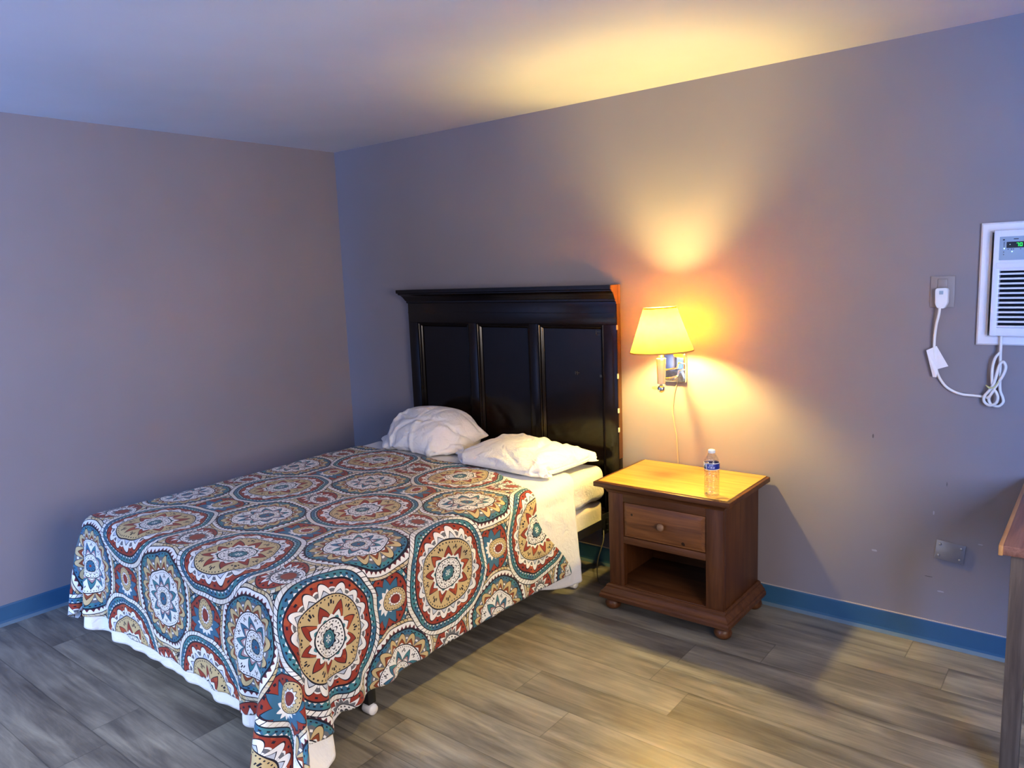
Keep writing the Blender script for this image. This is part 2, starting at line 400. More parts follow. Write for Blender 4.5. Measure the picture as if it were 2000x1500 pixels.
# ------------------------------------------------------------------ mesh helpers
def link(name, me, mats=(), parent=None, loc=None, rot=None):
    o = bpy.data.objects.new(name, me); COL.objects.link(o)
    for m in mats: me.materials.append(m)
    if parent: o.parent = parent
    if loc: o.location = loc
    if rot: o.rotation_euler = rot
    return o
def finish(name, bm, mats, parent=None, smooth=False, loc=None, rot=None, angle=None):
    bmesh.ops.recalc_face_normals(bm, faces=bm.faces)
    me = bpy.data.meshes.new(name); bm.to_mesh(me); bm.free()
    if not isinstance(mats, (list, tuple)): mats = [mats]
    o = link(name, me, mats, parent, loc, rot)
    if smooth:
        for p in me.polygons: p.use_smooth = True
    if angle:
        for p in me.polygons: p.use_smooth = True
        me.set_sharp_from_angle(angle=math.radians(angle))
    return o
def box(bm, x0, x1, y0, y1, z0, z1, bev=0., seg=2, mat=0, M=None):
    r = bmesh.ops.create_cube(bm, size=1.); vs = r['verts']
    for v in vs:
        v.co = Vector((x0+(v.co.x+.5)*(x1-x0), y0+(v.co.y+.5)*(y1-y0), z0+(v.co.z+.5)*(z1-z0)))
    if bev > 0:
        es = list({e for v in vs for e in v.link_edges})
        b = bmesh.ops.bevel(bm, geom=es, offset=bev, segments=seg, profile=.5, affect='EDGES')
        fs = b['faces']; vs = list({v for f in fs for v in f.verts})
        # include flat faces
        fs = list({f for v in vs for f in v.link_faces}); vs = list({v for f in fs for v in f.verts})
    else: fs = list({f for v in vs for f in v.link_faces})
    for f in fs: f.material_index = mat
    if M: 
        for v in vs: v.co = M @ v.co
    return vs
def sbox(name, x0, x1, y0, y1, z0, z1, mat, parent=None, bev=.002, seg=2, loc=None, rot=None):
    bm = bmesh.new(); box(bm, x0, x1, y0, y1, z0, z1, bev, seg)
    return finish(name, bm, mat, parent, loc=loc, rot=rot, angle=40)
def lathe(bm, prof, n=32, c=(0, 0, 0), cap=True, mat=0, flat=False):
    rings = []
    for (r, z) in prof:
        rings.append([bm.verts.new((c[0]+r*math.cos(2*PI*k/n), c[1]+r*math.sin(2*PI*k/n), c[2]+z)) for k in range(n)])
    for a, b in zip(rings, rings[1:]):
        for k in range(n):
            f = bm.faces.new((a[k], a[(k+1) % n], b[(k+1) % n], b[k])); f.material_index = mat; f.smooth = not flat
    if cap:
        for rg in (rings[0], rings[-1]):
            f = bm.faces.new(rg); f.material_index = mat
def prism(bm, prof, path, mat=0, closed=False):
    """sweep a closed 2-D profile (list of (a,b)) along frames path = [(origin, A, B)]"""
    rings = [[bm.verts.new(o + A*a + B*b) for a, b in prof] for o, A, B in path]
    m = len(prof)
    rr = list(zip(rings, rings[1:])) + ([(rings[-1], rings[0])] if closed else [])
    for p, q in rr:
        for k in range(m):
            f = bm.faces.new((p[k], p[(k+1) % m], q[(k+1) % m], q[k])); f.material_index = mat
    if not closed:
        for rg in (rings[0], rings[-1]):
            f = bm.faces.new(rg); f.material_index = mat
def catmull(pts, n=8):
    P = [Vector(p) for p in pts]; P = [P[0]*2-P[1]]+P+[P[-1]*2-P[-2]]; out = []
    for i in range(1, len(P)-2):
        for k in range(n):
            t = k/n; a, b, c, d = P[i-1:i+3]
            out.append(.5*((2*b)+(c-a)*t+(2*a-5*b+4*c-d)*t*t+(3*b-a-3*c+d)*t**3))
    out.append(P[-2]); return out
def tube(bm, pts, r, n=10, sm=8, mat=0):
    P = catmull(pts, sm) if sm else [Vector(p) for p in pts]
    rings = []; prev = None
    for i, p in enumerate(P):
        d = (P[min(i+1, len(P)-1)]-P[max(i-1, 0)]).normalized()
        if prev is None: a = d.orthogonal().normalized()
        else: a = (prev-d*prev.dot(d)).normalized()
        prev = a; b = d.cross(a); rr = r(i/(len(P)-1)) if callable(r) else r
        rings.append([bm.verts.new(p+(a*math.cos(2*PI*k/n)+b*math.sin(2*PI*k/n))*rr) for k in range(n)])
    for p, q in zip(rings, rings[1:]):
        for k in range(n):
            f = bm.faces.new((p[k], p[(k+1) % n], q[(k+1) % n], q[k])); f.smooth = True; f.material_index = mat
    for rg in (rings[0], rings[-1]): bm.faces.new(rg).material_index = mat
def thing(name, label, cat, loc=(0, 0, 0), group=None):
    o = bpy.data.objects.new(name, None); COL.objects.link(o); o.location = loc; o.empty_display_size = .1
    o['label'] = label; o['category'] = cat
    if group: o['group'] = group
    return o
def tag(o, label, cat, group=None):
    o['label'] = label; o['category'] = cat
    if group: o['group'] = group
    return o
def struct(o): o['kind'] = 'structure'; return o

# ------------------------------------------------------------------ room
T = .12
struct(sbox('floor', -T, XR+T, YF-T, T, -T, 0, M_floor, bev=0))
struct(sbox('ceiling', -T, XR+T, YF-T, T, H, H+T, M_ceil, bev=0))
struct(sbox('wall_left', -T, 0, YF-T, T, 0, H, M_wall, bev=0))
# back wall with the opening the air conditioner sits in
AX0, AX1, AZ0, AZ1 = 3.775, 4.375, 1.30, 1.675
bm = bmesh.new()
box(bm, 0, AX0, 0, T, 0, H); box(bm, AX1, XR, 0, T, 0, H); box(bm, AX0, AX1, 0, T, 0, AZ0); box(bm, AX0, AX1, 0, T, AZ1, H)
struct(finish('wall_back', bm, M_wall_back))
def holed(name, axis, fixed, a0, a1, holes):
    bm = bmesh.new(); cur = a0
    def put(u0, u1, z0, z1):
        if axis == 'x': box(bm, u0, u1, fixed[0], fixed[1], z0, z1)
        else: box(bm, fixed[0], fixed[1], u0, u1, z0, z1)
    for h0, h1, z0, z1 in holes:
        put(cur, h0, 0, H); put(h0, h1, 0, z0); put(h0, h1, z1, H); cur = h1
    put(cur, a1, 0, H)
    struct(finish(name, bm, M_wall))
holed('wall_front', 'x', (YF-T, YF), 0, XR, WF)
holed('wall_right', 'y', (XR, XR+T), YF-T, T, [WR])
fr = .05
wf = bmesh.new(); a, b, c, d = WR
box(wf, XR+.03, XR+.09, a, b, c, c+fr); box(wf, XR+.03, XR+.09, a, b, d-fr, d)
for yy in (a, (a+b)/2-fr/2, b-fr): box(wf, XR+.03, XR+.09, yy, yy+fr, c, d)
struct(finish('window_1', wf, M_winframe))
for k, (a, b, c, d) in enumerate(WF):
    wf = bmesh.new(); box(wf, a, b, YF-.09, YF-.03, c, c+fr); box(wf, a, b, YF-.09, YF-.03, d-fr, d)
    for xx in (a, (a+b)/2-fr/2, b-fr): box(wf, xx, xx+fr, YF-.09, YF-.03, c, d)
    struct(finish('window_%d' % (k+2), wf, M_winframe))
def base(name, o, d, nrm, L):
    bm = bmesh.new(); prof = [(0, 0), (.014, 0), (.010, .006), (.0055, .014), (.004, .024), (.004, .092), (.0025, .10), (0, .10)]
    o, d, nrm = Vector(o), Vector(d), Vector(nrm)
    prism(bm, prof, [(o, nrm, Vector((0, 0, 1))), (o+d*L, nrm, Vector((0, 0, 1)))])
    bm.faces.ensure_lookup_table(); bmesh.ops.recalc_face_normals(bm, faces=bm.faces)
    for f in bm.faces:
        if max(v.co.z for v in f.verts) < .015: f.material_index = 1
    return struct(finish(name, bm, [M_base, M_toe]))
base('baseboard_left', (0, YF, 0), (0, 1, 0), (1, 0, 0), -YF)
base('baseboard_back', (0, 0, 0), (1, 0, 0), (0, -1, 0), XR)
base('baseboard_right', (XR, YF, 0), (0, 1, 0), (-1, 0, 0), -YF)
# the painted caulk line that tops the vinyl base
bm = bmesh.new(); box(bm, 0, XR, -.0052, 0, .0995, .1035)
struct(finish('trim_1', bm, plain('caulk_line', (.42, .36, .33), .6)))

# ------------------------------------------------------------------ headboard
HX0, HX1, HY = .665, 2.172, -.045
hb = thing('headboard', 'black-brown lacquered wooden headboard with three tall panels against the grey wall', 'headboard', (0, 0, 0))
bm = bmesh.new()
# backing field
box(bm, HX0+.01, HX1-.01, -.022, -.008, .32, 1.44)
finish('back_panel', bm, M_esp, hb)
PAN = [(.742, 1.167), (1.226, 1.615), (1.673, 2.092)]
edges = [HX0]+[v for p in PAN for v in p]+[HX1]
for a, b in zip(edges[::2], edges[1::2]):
    bm = bmesh.new(); box(bm, a, b, HY, -.006, .30, 1.318, .002); finish('stile', bm, M_esp, hb, angle=40)
pass
bm = bmesh.new(); box(bm, HX0, HX1, HY, -.006, 1.318, 1.445, .002); box(bm, HX0, HX1, HY-.003, HY+.002, 1.375, 1.381, .001)
finish('top_rail', bm, M_espx, hb, angle=40)
# moulding round each panel
for (a, b) in PAN:
    bm = bmesh.new(); z0, z1 = .31, 1.318
    prof = [(0, 0), (0, -.016), (.004, -.019), (.008, -.016), (.010, -.011), (.014, -.013), (.018, -.010), (.022, -.004), (.026, 0)]
    cs = [((a, z0), (1, 1)), ((b, z0), (-1, 1)), ((b, z1), (-1, -1)), ((a, z1), (1, -1))]
    path = [(Vector((c[0], HY+.019, c[1])), Vector((s[0], 0, s[1])), Vector((0, 1, 0))) for c, s in cs]
    prism(bm, prof, path, closed=True)
    finish('panel_moulding', bm, M_esp, hb, angle=35)
# crown : sweep left return + front
prof = [(0, 0), (.006, .004), (.006, .014), (.012, .020), (.018, .034), (.030, .050), (.042, .056), (.042, .062), (.050, .066), (.050, .086), (0, .086)]
Z = Vector((0, 0, 1)); zc = 1.435
bm = bmesh.new()
prism(bm, prof, [(Vector((HX0, -.006, zc)), Vector((-1, 0, 0)), Z), (Vector((HX0, HY, zc)), Vector((-1, -1, 0)), Z), (Vector((HX1-.004, HY, zc)), Vector((0, -1, 0)), Z)])
box(bm, HX0, HX1-.004, HY, -.006, 1.445, 1.521)
finish('crown_moulding', bm, M_espx, hb, angle=30)
# bare right end of the crown, where the return has broken off
bm = bmesh.new()
pts = [(HY-a, zc+b) for a, b in prof[:-1]] + [(-.006, zc+.086), (-.006, zc-.01), (HY, zc-.01)]
for x in (HX1-.0035, HX1+.0015): pass
A = [bm.verts.new((HX1-.0035, y, z)) for y, z in pts]; B = [bm.verts.new((HX1+.0015, y, z)) for y, z in pts]
bm.faces.new(A); bm.faces.new(B[::-1])
for k in range(len(A)): bm.faces.new((A[k], A[(k+1) % len(A)], B[(k+1) % len(A)], B[k]))
o = finish('crown_end', bm, M_raw, hb); o['label'] = 'bare broken brown wooden end'
bm = bmesh.new(); box(bm, HX1-.001, HX1+.0015, HY+.004, -.008, .62, 1.425)
finish('edge_band', bm, wood('worn_brown_edge', (.03, .012, .005), (.06, .024, .009), (.12, .05, .02), .35, 'z'), hb)
for z, h in ((1.305, .024), (1.055, .026), (.875, .024), (.775, .022), (.765, .006)):
    bm = bmesh.new(); box(bm, HX1-.002, HX1+.0028, HY-.0012, HY+.010, z-h/2, z+h/2, .001)
    o = finish('edge_chip', bm, M_chip, hb, angle=40); o['label'] = 'pale bare chip'
M_scr = plain('grey_scratch', (.035, .04, .04), .6)
for (x, z, w, h) in ((2.04, 1.277, .022, .004), (2.034, 1.268, .004, .020), (2.045, 1.262, .016, .004), (1.905, 1.056, .020, .003), (1.911, 1.046, .003, .02), (1.898, 1.048, .003, .016), (2.052, 1.04, .014, .014)):
    bm = bmesh.new(); box(bm, x, x+w, -.0235, -.0215, z, z+h); finish('scratch', bm, M_scr, hb)

# ------------------------------------------------------------------ cloth : relaxed over the bed with numpy
def sm(a, b, x):
    t = np.clip((x-a)/(b-a), 0, 1); return t*t*(3-2*t)
def waves(x, y, seed, f):
    r = np.random.default_rng(seed); o = 0
    for k in range(6):
        a = r.uniform(0, PI*2); w = f*(.7+r.random()*1.1)
        o = o+np.sin((x*np.cos(a)+y*np.sin(a))*w+r.uniform(0, 6.28)+.8*np.sin((x*np.sin(a)-y*np.cos(a))*w*.6+r.uniform(0, 6)))
    return o/6
def links(shape, steps, sp, mask=None):
    """disjoint slice pairs for the distance constraints of a cloth grid"""
    H_, W_ = shape; out = []
    for dj, di, k in steps:
        L = sp*math.hypot(dj, di)
        if dj == 0:
            for q in range(2*di):
                ia = slice(q, W_-di, 2*di); ib = slice(q+di, W_, 2*di); n = len(range(q, W_-di, 2*di))
                if n: out.append(((slice(None), ia), (slice(None), slice(q+di, q+di+2*di*(n-1)+1, 2*di)), L, k))
        else:
            for q in range(2*dj):
                n = len(range(q, H_-dj, 2*dj))
                if not n: continue
                ja = slice(q, q+2*dj*(n-1)+1, 2*dj); jb = slice(q+dj, q+dj+2*dj*(n-1)+1, 2*dj)
                if di == 0: out.append(((ja, slice(None)), (jb, slice(None)), L, k))
                elif di > 0: out.append(((ja, slice(0, W_-di)), (jb, slice(di, W_)), L, k))
                else: out.append(((ja, slice(-di, W_)), (jb, slice(0, W_+di)), L, k))
    res = []
    for A, B, L, k in out:
        w = k*.5 if mask is None else (mask[A] & mask[B])*(k*.5)
        res.append((A, B, L, w))
    return res
def relax(X, C):
    for A, B, L, w in C:
        d = X[..., B[0], B[1], :]-X[..., A[0], A[1], :]
        l = np.sqrt(np.einsum('...k,...k->...', d, d))+1e-9
        d *= (w*(l-L)/l)[..., None]
        X[..., A[0], A[1], :] += d; X[..., B[0], B[1], :] -= d
B_LO = np.array([.605, -2.055, .21]); B_HI = np.array([2.115, -.05, .598]); B_R = .045
def on_bed(X, off, mu, prev, mask, bump):
    c = (B_LO+B_HI)/2; h = (B_HI-B_LO)/2-B_R; q = X-c
    q[..., 2] -= bump*(q[..., 2] > 0)
    a = np.abs(q)-h; out = np.maximum(a, 0); L = np.sqrt((out*out).sum(-1)); sd = L+np.minimum(a.max(-1), 0)-B_R
    inside = L < 1e-9
    n = out/np.maximum(L, 1e-9)[..., None]
    if inside.any(): n[inside] = np.eye(3)[a[inside].argmax(-1)]
    n *= np.sign(q); d = off-sd; hit = (d > 0) & mask
    nh = n[hit]; Xh = X[hit]+nh*d[hit][:, None]
    v = Xh-prev[hit]; vn = (v*nh).sum(1)[:, None]*nh; X[hit] = Xh-(v-vn)*mu
    f = X[..., 2] < .008; X[f, 2] = .008; X[f, :2] -= (X[f, :2]-prev[f, :2])*.8
    np.minimum(X[..., 1], -.05, out=X[..., 1]); np.maximum(X[..., 0], .02, out=X[..., 0])
S0, T0, SP = -.40, .24, .02
th_sheet = lambda s: .30+.05*sm(1.3, 1.6, s)
ex_sheet = lambda t: 1.52+.465-.09*sm(.36, .80, t)+.09*sm(1.75, 2.0, t)
th_spread = lambda s: .47+.20*sm(.95, 1.55, s)-.25*sm(1.55, 1.93, s)
sp_foot = lambda s: 2.42-.10*sm(.35, -.2, s)
sp_right = lambda t: 1.925-.085*sm(1.95, 2.2, t)
def drape():
    sl = np.arange(S0, 2.10, SP); tl = np.arange(T0, 2.53, SP); T_, S_ = np.meshgrid(tl, sl, indexing='ij'); e = .021
    mask = ((T_ >= th_sheet(S_)-e) & (S_ <= ex_sheet(T_)+e) & (S_ >= -.06-e) & (T_ <= 2.475+e)) | ((T_ >= th_spread(S_)-e) & (S_ <= 1.925+e) & (S_ >= -.23-e) & (T_ <= sp_foot(S_)+e))
    x = .60+S_*(1-.006); y = -T_; r = np.random.default_rng(3)
    k = 1-.012-.024*sm(.6, 1.5, S_)*sm(1.7, .7, T_); y = -2.05+(y+2.05)*k
    X = np.stack([x, y, .625+.004*waves(x, y, 1, 20)+.002*r.standard_normal(S_.shape)], -1)
    # the loose corner starts tucked in between two lobes
    cs_, ct_ = np.maximum(S_-1.53, 0), np.maximum(T_-2.06, 0); rr_ = np.hypot(cs_, ct_); ph_ = np.arctan2(ct_, cs_)
    tuck = np.exp(-((ph_-PI*.27)/.30)**2)*sm(.02, .16, rr_)*((cs_ > 0) & (ct_ > 0))
    X[..., 0] -= tuck*rr_*np.cos(ph_)*.62; X[..., 1] += tuck*rr_*np.sin(ph_)*.62; X[..., 2] -= tuck*rr_*.55
    bump = .006*waves(x, y, 5, 7.)+.004*waves(x, y, 9, 17.)
    C = links(mask.shape, [(0, 1, 1.), (1, 0, 1.), (1, 1, .35), (1, -1, .35), (0, 2, .12), (2, 0, .12)], SP, mask)
    V = np.zeros_like(X); dt = 1/60.; steps = 190; m3 = mask[..., None]
    for f in range(steps):
        prev = X.copy(); V *= .985 if f < steps*.65 else .92; V[..., 2] -= (4.0 if f < 90 else 1.6)*dt; X += V*dt*m3
        for it in range(12):
            relax(X, C)
            if it in (3, 7): on_bed(X, .008, .2, prev, mask, bump)
        on_bed(X, .008, .6, prev, mask, bump)
        V = (X-prev)/dt; sp_ = np.sqrt((V*V).sum(-1)); V *= (3/np.maximum(sp_, 3))[..., None]
    # pleat at the hanging corner
    dd = (S_-1.52)-(T_-2.05); r2 = ((S_-1.52)+(T_-2.05))/2; on = sm(.03, .22, r2)*((S_ > 1.46) & (T_ > 1.99))
    push = on*(-.080*np.exp(-(dd/.075)**2)+.030*np.exp(-((np.abs(dd)-.15)/.07)**2))
    X[..., 0] += push*.707; X[..., 1] -= push*.707
    X[~mask] = np.nan
    for _ in range(6):
        bad = np.isnan(X[..., 0]); acc = np.zeros_like(X); cnt = np.zeros(bad.shape)
        for ax in (0, 1):
            for d in (1, -1):
                a = np.roll(X, d, ax); b = np.roll(X, 2*d, ax); e_ = 2*a-b; e_ = np.where(np.isnan(e_), a, e_); ok = ~np.isnan(e_[..., 0])
                acc[ok] += e_[ok]; cnt += ok
        g = bad & (cnt > 0); X[g] = acc[g]/cnt[g][:, None]
    return np.nan_to_num(X, nan=0.)
def puff(w, h, R0, pos, vol0, seed, steps=210):
    """a pillow : two cloth layers joined at the rim, inflated and dropped on bed and headboard"""
    nx, ny = int(w/.02)+1, int(h/.02)+1; J, I = np.mgrid[0:ny, 0:nx]; r = np.random.default_rng(seed)
    U = (I-(nx-1)/2)*.02; V_ = (J-(ny-1)/2)*.02; b = .03*np.cos(PI*U/w)*np.cos(PI*V_/h)
    X = np.stack([np.stack([U, V_, b], -1), np.stack([U, V_, -b], -1)]); X += r.standard_normal(X.shape)*.0015; X = X@R0.T+pos
    rim = (J == 0) | (J == ny-1) | (I == 0) | (I == nx-1)
    C = links((ny, nx), [(0, 1, 1.), (1, 0, 1.), (1, 1, .4), (1, -1, .4), (0, 2, .08), (2, 0, .08)], .02)
    V = np.zeros_like(X); dt = 1/60.; zb, yh = .620, -.075; sg = np.array([1, -1])[:, None, None, None]
    for f in range(steps):
        prev = X.copy(); n = np.cross(np.gradient(X, axis=2), np.gradient(X, axis=1))*sg
        vol = abs(((X-X.mean((0, 1, 2)))*n).sum()/3)
        V *= .98 if f < steps*.7 else .9; V += n*(2.2e5*(vol0-vol)/vol0)*dt; V[..., 2] -= 6.9*dt; X += V*dt
        for it in range(12):
            relax(X, C)
            m = (X[0][rim]+X[1][rim])/2; X[0][rim] = m; X[1][rim] = m
            k = X[..., 2] < zb; X[k, 2] = zb; X[k, :2] -= (X[k, :2]-prev[k, :2])*.6
            k = X[..., 1] > yh; X[k, 1] = yh; X[k, 0] -= (X[k, 0]-prev[k, 0])*.8; X[k, 2] -= (X[k, 2]-prev[k, 2])*.8
        V = (X-prev)/dt; s_ = np.sqrt((V*V).sum(-1)); V *= (2/np.maximum(s_, 2))[..., None]
    return X
BED = drape()
def samp(s, t):
    fi = np.clip((s-S0)/SP, 0, BED.shape[1]-1.001); fj = np.clip((t-T0)/SP, 0, BED.shape[0]-1.001)
    i = fi.astype(int); j = fj.astype(int); a = (fi-i)[..., None]; b = (fj-j)[..., None]
    return (BED[j, i]*(1-a)+BED[j, i+1]*a)*(1-b)+(BED[j+1, i]*(1-a)+BED[j+1, i+1]*a)*b
def folds(U, V_, seed, n, amp=(.003, .008), length=(.10, .30), width=(.010, .022), ang=None, box_=None):
    """soft creases : gaussian ridges along bent line segments"""
    r = np.random.default_rng(seed); o = np.zeros_like(U)
    u0, u1, v0, v1 = box_ or (U.min(), U.max(), V_.min(), V_.max())
    for k in range(n):
        cu, cv = r.uniform(u0, u1), r.uniform(v0, v1); a = r.uniform(0, PI) if ang is None else ang[0]+r.normal()*ang[1]
        L = r.uniform(*length); w = r.uniform(*width); A = r.uniform(*amp)*(1 if r.random() < .65 else -.8); cv_ = r.normal()*1.5
        du, dv = U-cu, V_-cv; p = du*math.cos(a)+dv*math.sin(a); q = -du*math.sin(a)+dv*math.cos(a)+cv_*p*p
        o += A*np.exp(-(q/w)**2)*np.exp(-(p/(L*.5))**4)
    return o
def finer(P):
    h, w = P.shape[:2]; j = np.linspace(0, h-1, 2*h-1); i = np.linspace(0, w-1, 2*w-1)
    j0 = np.minimum(j.astype(int), h-2); i0 = np.minimum(i.astype(int), w-2); b = (j-j0)[:, None, None]; a = (i-i0)[None, :, None]
    Q = P[j0][:, i0]*(1-a)*(1-b)+P[j0][:, i0+1]*a*(1-b)+P[j0+1][:, i0]*(1-a)*b+P[j0+1][:, i0+1]*a*b
    return Q
def grid_obj(name, P, mat, uv=None, parent=None, thick=None, offs=1, sub=1):
    h, w = P.shape[:2]; me = bpy.data.meshes.new(name)
    idx = np.arange(h*w).reshape(h, w)
    F = np.stack([idx[:-1, :-1], idx[1:, :-1], idx[1:, 1:], idx[:-1, 1:]], -1).reshape(-1, 4)
    me.from_pydata(P.reshape(-1, 3).tolist(), [], F.tolist())
    if uv is not None:
        L = me.uv_layers.new(name='cloth'); U = uv.reshape(-1, 2)
        vi = np.zeros(len(me.loops), int); me.loops.foreach_get('vertex_index', vi)
        L.data.foreach_set('uv', U[vi].ravel())
    for p in me.polygons: p.use_smooth = True
    o = link(name, me, [mat], parent)
    if sub:
        m = o.modifiers.new('smooth', 'SUBSURF'); m.levels = sub; m.render_levels = sub
    if thick:
        m = o.modifiers.new('thickness', 'SOLIDIFY'); m.thickness = thick; m.offset = offs
    return o
def normals(P):
    a = np.gradient(P, axis=1); b = np.gradient(P, axis=0); n = np.cross(b, a)
    n = n/np.maximum(np.linalg.norm(n, axis=-1, keepdims=True), 1e-9)
    return n
# bedspread : print follows the cloth
uu, vv = np.meshgrid(np.linspace(0, 1, 128), np.linspace(0, 1, 112))
t = .47+vv*(2.42-.47); s = -.23+uu*(sp_right(t)+.23)
th = th_spread(s)
t = th+vv*(sp_foot(s)-th) + .004*np.sin(s*31)*vv
P = samp(s, t); nn = normals(P)
SG = 1 if nn[56, 60, 2] > 0 else -1; nn = nn*SG
P = P+nn*(folds(s, t, 5, 30, (.003, .008), (.10, .35), (.010, .022), (2.2, .5), (1.0, 1.9, .55, 1.2))+folds(s, t, 8, 30, (.002, .005), (.1, .4), (.012, .03), None))[..., None].clip(-.004, .02)
sp = grid_obj('bedspread', P+nn*.005, M_spread, np.stack([s, t], -1), thick=.003)
tag(sp, 'patterned bedspread with red, teal and tan medallions draped over the bed', 'bedspread')
# flat sheet under it
uu, vv = np.meshgrid(np.linspace(0, 1, 116), np.linspace(0, 1, 110))
s = -.06+uu*(1.52+.06); t = .30+vv*(2.475-.30)
s = -.06+uu*(ex_sheet(t)+.06); t = th_sheet(s)+vv*(2.472-.07*sm(.25, -.06, s)-th_sheet(s))
P = samp(s, t); P = P+np.array([-.016, .016, 0])*(sm(1.50, 1.62, s)*sm(2.03, 2.15, t))[..., None]; P = P+normals(P)*SG*(folds(s, t, 21, 26, (.003, .007), (.08, .3), (.008, .018), None, (.3, 2.0, .30, .75))*sm(.9, .6, t))[..., None]
sh = grid_obj('flat_sheet', P, M_sheet, thick=.0022, offs=-1)
tag(sh, 'white top sheet showing beyond the patterned bedspread and hanging down at the nightstand side', 'sheet')

# ------------------------------------------------------------------ mattress, box spring, frame
def soft_box(name, x0, x1, y0, y1, z0, z1, rad, mat, amp=.0, seed=1, n=(60, 70, 10)):
    bm = bmesh.new(); c = np.array([(x0+x1)/2, (y0+y1)/2, (z0+z1)/2]); hh = np.array([(x1-x0)/2, (y1-y0)/2, (z1-z0)/2])
    verts = {}; rs = np.random.default_rng(seed); ph = rs.uniform(0, 6, 8)
    def put(u, v, w):
        k = (round(u, 5), round(v, 5), round(w, 5))
        if k not in verts:
            p = np.array([u, v, w])*hh; q = np.clip(p, -(hh-rad), hh-rad); d = p-q; L = np.linalg.norm(d)
            if L > 1e-9: p = q+d/L*rad
            X = p+c
            nrm = (p-q)/max(np.linalg.norm(p-q), 1e-9) if L > 1e-9 else np.zeros(3)
            b = amp*(math.sin(X[0]*23+ph[0]+2*math.sin(X[2]*31+ph[1]))+math.sin(X[1]*19+X[2]*40+ph[2])+math.sin((X[0]+X[1])*41+ph[3]))/3
            # edge pull of the fitted sheet towards the corners
            verts[k] = bm.verts.new(X+nrm*b)
        return verts[k]
    nx, ny, nz = n
    def face(f, na, nb):
        for i in range(na):
            for j in range(nb):
                q = [f(-1+2*a/na, -1+2*b/nb) for a, b in ((i, j), (i+1, j), (i+1, j+1), (i, j+1))]
                try: bm.faces.new([put(*k) for k in q]).smooth = True
                except ValueError: pass
    for s_ in (-1, 1):
        face(lambda a, b: (a, b, s_), nx, ny); face(lambda a, b: (a, s_, b), nx, nz); face(lambda a, b: (s_, a, b), ny, nz)
    return finish(name, bm, mat, None, smooth=True)
mt = soft_box('mattress', .62, 2.118, -2.04, -.075, .408, .586, .05, M_fitted, .008, 3, (70, 90, 12))
tag(mt, 'mattress in a creased white fitted sheet lying on the box spring', 'mattress')
bs = soft_box('box_spring', .635, 2.090, -2.025, -.09, .262, .396, .018, M_box, .003, 5, (60, 70, 8))
tag(bs, 'pale cloth box spring under the mattress on the dark metal frame', 'box spring')
bf = thing('bed_frame', 'dark metal bed frame on legs under the box spring', 'bed frame', (0, 0, 0))
def angle_rail(name, a, b, inward):
    bm = bmesh.new(); a, b, inward = Vector(a), Vector(b), Vector(inward)
    prof = [(0, 0), (.038, 0), (.038, .003), (.003, .003), (.003, .045), (0, .045)]
    prism(bm, prof, [(a, inward, Z), (b, inward, Z)]); return finish(name, bm, M_steel, bf)
rz = .256
angle_rail('side_rail', (.622, -2.0, rz), (.622, -.07, rz), (1, 0, 0))
angle_rail('side_rail', (2.105, -2.0, rz), (2.105, -.07, rz), (-1, 0, 0))
for y in (-.35, -1.70): sbox('cross_bar', .62, 2.10, y-.018, y+.018, rz-.03, rz-.002, M_steel, bf, .002)
def frame_leg(x, y):
    bm = bmesh.new(); box(bm, x-.018, x+.018, y-.018, y+.018, .045, rz, .002)
    l = finish('leg', bm, M_steel, bf, angle=40)
    bm = bmesh.new(); lathe(bm, [(.001, -.024), (.019, -.024), (.021, -.018), (.021, .018), (.019, .024), (.001, .024)], 20)
    g = finish('glide', bm, M_glide, l, loc=(x, y, .0225), rot=(0, PI/2, 0)); g['label'] = 'white plastic roller'
for x, y in ((.70, -.35), (2.065, -.35), (.70, -1.70), (2.065, -1.70), (1.36, -1.0)): frame_leg(x, y)
# bolt plates that reach for the headboard
for x in (.622, 2.105):
    bm = bmesh.new(); box(bm, x-.004, x+.002, -.115, -.055, .215, .325, .001)
    box(bm, x-.004, x+.030, -.058, -.052, .215, .325, .001)
    for zz in (.235, .268, .300):
        lathe(bm, [(.001, 0), (.007, 0), (.007, .004), (.001, .004)], 10, (x+.012, -.085, zz))
    finish('headboard_bracket', bm, M_steel, bf, angle=40)

# ------------------------------------------------------------------ pillows
def pillow(G, label, name='pillow'):
    top, bot = finer(G[0]), finer(G[1]); h, w = top.shape[:2]
    U, V_ = np.meshgrid(np.arange(w)*.01, np.arange(h)*.01); e = np.minimum(np.minimum(U, U[0, -1]-U), np.minimum(V_, V_[-1, 0]-V_))
    d = folds(U, V_, 11+len(label), 50, (.005, .013), (.08, .30), (.008, .018))*sm(0, .06, e)
    top = top+(normals(top)*np.sign(normals(top)[h//2, w//2, 2]))*d[..., None]
    me = bpy.data.meshes.new(name)
    vid = {}; verts = []; faces = []
    def vi(layer, j, i):
        k = ('s', j, i) if (j in (0, h-1) or i in (0, w-1)) else (layer, j, i)
        if k not in vid: vid[k] = len(verts); verts.append((top if layer == 0 else bot)[j, i].tolist())
        return vid[k]
    for j in range(h-1):
        for i in range(w-1):
            a = [vi(0, j, i), vi(0, j, i+1), vi(0, j+1, i+1), vi(0, j+1, i)]; faces.append(a)
            b = [vi(1, j, i), vi(1, j+1, i), vi(1, j+1, i+1), vi(1, j, i+1)]; faces.append(b)
    me.from_pydata(verts, [], faces)
    for p in me.polygons: p.use_smooth = True
    o = link(name, me, [M_pillow]); m = o.modifiers.new('smooth', 'SUBSURF'); m.levels = 1; m.render_levels = 2
    return tag(o, label, 'pillow', 'white pillows at the head of the bed')
